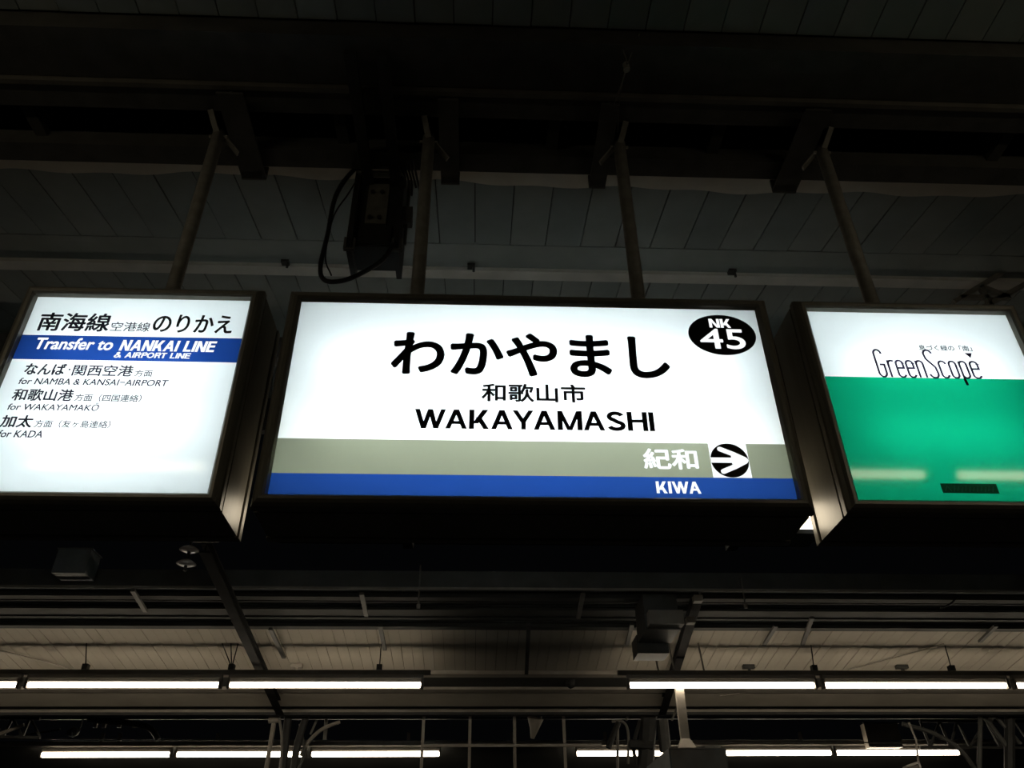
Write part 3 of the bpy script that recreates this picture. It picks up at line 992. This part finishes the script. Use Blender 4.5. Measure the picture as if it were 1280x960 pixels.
# conduits on the cream boards
for pl, nm in (([(-5, 812), (60, 828), (92, 838)], 'at the left edge above the second tube'), ([(185, 858), (225, 863), (250, 864)], 'below the second tube'),
               ([(1060, 838), (1120, 822), (1180, 805)], 'rising above the second right tube'), ([(900, 870), (945, 863)], 'below the first right tube')):
    q = []
    for u, v in pl:
        # on the sloping board
        d = fw * F + rt * (u - 640) - up * (v - 480)
        k = (fz(0) - 0.03 - CAM.z) / (d.z - SF * d.y)
        q.append(CAM + d * k)
    tag(link('conduit', tube(B(), q, .011, 6), 'farpale'), 'thin pale conduit on the cream canopy boards, ' + nm, 'conduit', 'conduits on the cream boards')
for (u, v), nm in zip(((372, 838), (938, 838), (1130, 838)), ('right of the left rafter', 'over the first right tube', 'over the second right tube')):
    p = at(u, v, 11.4)
    t = thing('ceiling_fitting', 'small fitting on the cream boards, ' + nm, 'fitting', p, 'fittings on the cream boards')
    zt = fz(11.4)
    link('base', box(B(), p.x - .10, p.x + .06, 11.36, 11.44, zt - .05, zt), 'farpale' if u < 400 else 'dark', t)
    link('stem', box(B(), p.x - .03, p.x, 11.38, 11.42, zt - .09, zt - .05), 'farpale' if u < 400 else 'dark', t)
# hanging loudspeakers
p = at(713, 853, 12.0)
t = thing('round_speaker', 'small black round loudspeaker under the far canopy right of centre', 'speaker', p)
link('speaker_body', tube(B(), [p + Vector((-.07, -.02, 0)), p + Vector((.0, -.02, -.01)), p + Vector((.06, -.02, -.01))], [.05, .085, .06], 14), 'dark', t, True)
link('speaker_stem', tube(B(), [p + Vector((-.04, 0, .05)), Vector((p.x - .04, p.y, fz(12.0)))], .022, 8), 'dark', t)
p = at(668, 906, 13.3)
t = thing('horn_speaker', 'pale horn loudspeaker hanging at the far canopy edge in the lattice screen', 'speaker', p)
link('horn', tube(B(), [p + Vector((-.03, .1, -.18)), p + Vector((0, .05, -.05)), p + Vector((.02, .0, .10))], [.03, .07, .13], 16, False), 'farpale', t, True)
link('horn_body', tube(B(), [p + Vector((0, .2, .03)), p + Vector((0, .1, .02))], .05, 12), 'dark', t)
link('bracket', tube(B(), [p + Vector((.09, .08, .02)), Vector((p.x + .11, p.y - .12, fz(13.2)))], .015, 8), 'farpale', t)

# lattice screen at the rear edge, centre
Y = 13.35
t = thing('lattice_screen', 'pale open lattice screen hanging in the centre under the far canopy edge', 'screen', at(615, 960, Y))
ztop = fz(13.1) - .02
for u in (528, 587, 643.5, 706):
    p = at(u, 930, Y)
    link('upright', box(B(), p.x - .022, p.x + .022, Y, Y + .04, 3.0, ztop), 'farpale', t)
a, b = at(528, 932.5, Y), at(752, 934, Y)
link('crossbar', box(B(), a.x, b.x, Y - .04, Y - .002, a.z - .02, a.z + .02), 'farpale', t)

# display box with its post, hung from the right tube row
p = at(853, 866, 10.8)
t = thing('display_box', 'long grey display box hanging on a pale post below the right tubes', 'display', (p.x, 10.9, 3.0))
zt = at(860, 937, 10.8).z
x0, x1 = at(834, 940, 10.8).x, at(905, 940, 10.8).x
px = (at(853, 880, 10.8).x)
bm = B()
hexa(bm, [(px - .055, 10.85, zt + .14), (px + .055, 10.85, zt + .14), (px + .055, 10.91, zt + .14), (px - .055, 10.91, zt + .14)],
     [(px - .055, 10.84, 4.30), (px + .055, 10.84, 4.30), (px + .055, 10.91, 4.30), (px - .055, 10.91, 4.30)])
link('post', bm, 'farpale', t)
link('post_bracket', box(B(), px - .04, px + .04, 10.8255, 10.839, 4.255, 4.295), 'rail', t)
bm = B()
hexa(bm, [(px - .12, 10.78, zt + .004), (px + .12, 10.78, zt + .004), (px + .12, 10.88, zt + .004), (px - .12, 10.88, zt + .004)],
     [(px - .055, 10.85, zt + .139), (px + .055, 10.85, zt + .139), (px + .055, 10.91, zt + .139), (px - .055, 10.91, zt + .139)])
link('post_foot', bm, 'farpale', t)
link('display_case', box(B(), x0, x1, 10.7, 12.2, zt - .6, zt), 'bgrey', t)
link('case_front', box(B(), x0 + .02, x1 - .02, 10.68, 10.699, zt - .58, zt - .02), 'farpale', t)
link('edge_strip', box(B(), x0 - .004, x1 + .004, 10.675, 10.70, zt - .012, zt + .003), 'farpale', t)

# braced column left of the centre
def braced(name, label, parts, loc):
    t = thing(name, label, 'column', loc)
    for kind, pl, r, m in parts:
        link(kind, tube(B(), smooth_path([at(*q) for q in pl]) if len(pl) > 2 else [at(*q) for q in pl], r, 8), m, t)
    return t


braced('braced_column', 'braced steel column with curved arms below the left rafter', [
    ('post', [(343, 900, 13.3), (331, 972, 13.3)], .035, 'farpale'),
    ('post', [(362, 880, 13.35), (352, 972, 13.35)], .06, 'dark'),
    ('brace', [(345, 878, 13.2), (352, 920, 13.2), (350, 975, 13.2)], .02, 'cable'),
    ('brace', [(375, 905, 13.4), (380, 940, 13.4), (368, 975, 13.4)], .02, 'farsteel'),
    ('brace', [(388, 880, 13.35), (372, 930, 13.35), (366, 975, 13.35)], .055, 'dark'),
    ('curved_arm', [(376, 945, 13.5), (385, 928, 13.5), (402, 912, 13.5), (425, 902, 13.5)], .03, 'farpale'),
    ('strut', [(382, 900, 13.6), (374, 930, 13.6)], .018, 'cable'),
    ('strut', [(396, 900, 13.6), (388, 918, 13.6)], .018, 'cable'),
    ('strut', [(408, 898, 13.6), (406, 925, 13.6)], .03, 'cable'),
    ('collar', [(336, 900, 13.28), (350, 899, 13.28)], .05, 'farpale'),
    ('diagonal', [(334, 862, 12.9), (345, 893, 13.2)], .025, 'farpale'),
], at(350, 960, 13.3))
braced('braced_column', 'dark braced column behind the display box right of centre', [
    ('post', [(812, 880, 13.3), (806, 972, 13.3)], .13, 'dark'),
    ('post', [(828, 900, 13.3), (832, 940, 13.3)], .09, 'farsteel'),
    ('brace', [(793, 868, 12.9), (783, 900, 13.3)], .02, 'cable'),
    ('brace', [(765, 902, 13.3), (778, 902, 13.3), (785, 915, 13.3), (785, 955, 13.3)], .02, 'cable'),
    ('brace', [(818, 870, 12.9), (822, 890, 13.3)], .018, 'cable'),
    ('brace', [(840, 900, 12.9), (852, 870, 12.5)], .018, 'cable'),
    ('strut', [(772, 972, 13.3), (772, 905, 13.3)], .022, 'cable'),
    ('strut', [(800, 900, 13.3), (792, 935, 13.3), (800, 965, 13.3)], .03, 'dark'),
    ('strut', [(760, 935, 13.3), (773, 903, 13.3)], .045, 'dark'),
    ('strut', [(787, 930, 13.2), (815, 932, 13.2)], .07, 'dark'),
], at(806, 960, 13.3))
braced('braced_column', 'dark column with diagonal braces at the right edge of the farther platform', [
    ('post', [(1262, 862, 13.4), (1262, 975, 13.4)], .08, 'dark'),
    ('post', [(1226, 868, 13.3), (1224, 975, 13.3)], .035, 'farsteel'),
    ('curved_arm', [(1128, 905, 13.5), (1165, 916, 13.5), (1198, 935, 13.5), (1222, 965, 13.5)], .035, 'farsteel'),
    ('brace', [(1255, 866, 13.3), (1238, 900, 13.3)], .04, 'farsteel'),
    ('brace', [(1262, 872, 13.3), (1284, 890, 13.3)], .04, 'farsteel'),
    ('brace', [(1232, 898, 13.4), (1265, 942, 13.4)], .04, 'farsteel'),
    ('brace', [(1235, 885, 13.4), (1276, 930, 13.4)], .03, 'farsteel'),
    ('strut', [(1225, 905, 13.5), (1223, 955, 13.5)], .03, 'farsteel'),
], at(1240, 960, 13.4))


def truss(label, us, v0, v1, Y, loc):
    t = thing('lattice_truss', label, 'truss', loc)
    link('top_chord', bar(B(), at(us[0], v0, Y), at(us[-1], v0 + 1, Y), .05, .05), 'farsteel', t)
    link('bottom_chord', bar(B(), at(us[0], v1, Y), at(us[-1], v1 + 1, Y), .04, .04), 'farsteel', t)
    for i, (a, b) in enumerate(zip(us, us[1:])):
        p, q = ((a, v0), (b, v1)) if i % 2 == 0 else ((a, v1), (b, v0))
        link('lacing_bar', bar(B(), at(*p, Y), at(*q, Y), .04, .03), 'farsteel', t)
    return t


truss('grey lattice truss behind the right end of the farther tube row', [1150, 1163, 1174, 1188, 1196, 1212, 1232, 1250, 1268, 1290], 901, 934, 14.6, at(1200, 934, 14.6))
truss('faint lattice truss at the left edge above the farther tubes', [-10, 4, 16, 28, 38, 50], 897, 921, 14.6, at(10, 921, 14.6))
t = thing('cable_arch', 'faint curved arm and small fittings above the second farther tube', 'bracket', at(180, 920, 15.38))
link('curved_arm', tube(B(), smooth_path([at(110, 898, 15.38), at(125, 901, 15.38), at(165, 904, 15.38), at(188, 911, 15.38), at(198, 925, 15.38)]), .05, 8), 'farsteel', t)
for u in (120, 131, 150, 169):
    link('clip', box(B(), at(u, 904, 15.38).x - .03, at(u, 904, 15.38).x + .03, 15.36, 15.40, at(u, 906, 15.38).z - .05, at(u, 906, 15.38).z + .04), 'farpale', t)
t = thing('slanted_arm', 'two slanting pipes at the left edge above the farther tubes', 'pipe', at(10, 915, 14.2))
link('pipe', tube(B(), [at(-10, 921, 14.2), at(30, 906, 14.2)], .03, 8), 'farpale', t)
link('pipe', tube(B(), [at(-10, 925, 15.38), at(75, 912, 15.38)], .018, 8), 'farsteel', t)
p = at(92, 915, 15.38)
tag(link('round_fitting', tube(B(), [p + Vector((-.09, 0, 0)), p, p + Vector((.07, 0, 0)), p + Vector((.09, 0, .02)), Vector((p.x + .10, p.y, 4.60))], [.05, .09, .05, .012, .012], 12), 'farsteel'), 'small round fitting hanging above the first farther tube', 'fitting')
p = at(1108, 934, 16.75)
t = thing('hanging_panel', 'grey panel box hanging above the last farther tube on the right', 'box', p)
link('panel_body', box(B(), p.x - .34, p.x + .34, 16.75, 16.94, p.z, p.z + .44), 'farpale', t)
link('panel_lip', box(B(), p.x - .36, p.x + .36, 16.72, 16.749, p.z + .43, p.z + .46), 'farsteel', t)
t = thing('bright_lantern', 'small bright-edged box lamp at the bottom below the last farther tube', 'lantern', at(1142, 958, 13.0))
p = at(1142, 958, 13.0)
bm = B()
for q in ((-.10, -.03), (.06, .01)):
    pass
link('lantern_frame', bar(B(), at(1133, 958, 13), at(1148, 953, 13), .03, .03), 'porcelain', t)
link('lantern_side', bar(B(), at(1148, 953, 13), at(1152, 966, 13), .03, .03), 'porcelain', t)
link('lantern_body', box(B(), p.x - .08, p.x + .08, 13.02, 13.2, p.z - .14, p.z + .02), 'lampbody', t)
link('lantern_stem', tube(B(), [at(1148, 953, 13.05), at(1145, 925, 13.05), at(1136, 903, 13.05)], .016, 8), 'farpale', t)

# ------------------------------------------------------------------ farthest canopy and wires
def gz(Y):
    return 4.46 - .13 * (Y - 16.9)


struct(link('ceiling', slope_slab(-20, 20, 17.1, 24, .0, .1, gz), 'fardeck'))
struct(link('trim_22', box(B(), -20, 20, 15.4, 15.46, 4.60, 4.63), 'farsteel'))
tag(link('overhead_wire', tube(B(), [at(-30, 923, 16.0), at(640, 927, 16.0), at(1320, 929, 16.0)], .012, 6), 'cable'), 'thin wire running across the dark gap above the farther tubes', 'wire')
for k, (u, nm) in enumerate(((126, 'leftmost'), (148, 'second from the left'), (271, 'above the second farther tube'), (510, 'left of the lattice screen'), (640, 'in the lattice screen'), (757, 'before the dark column'), (1002, 'right of the display box'))):
    p = at(u, 930, 17)
    tag(link('rail_stud', box(B(), p.x - .03, p.x + .03, 16.97, 17.03, 4.50, 4.66), 'farpale'), 'small pale stud standing on the farther lamp rail, ' + nm, 'stud', 'studs on the farther lamp rail')
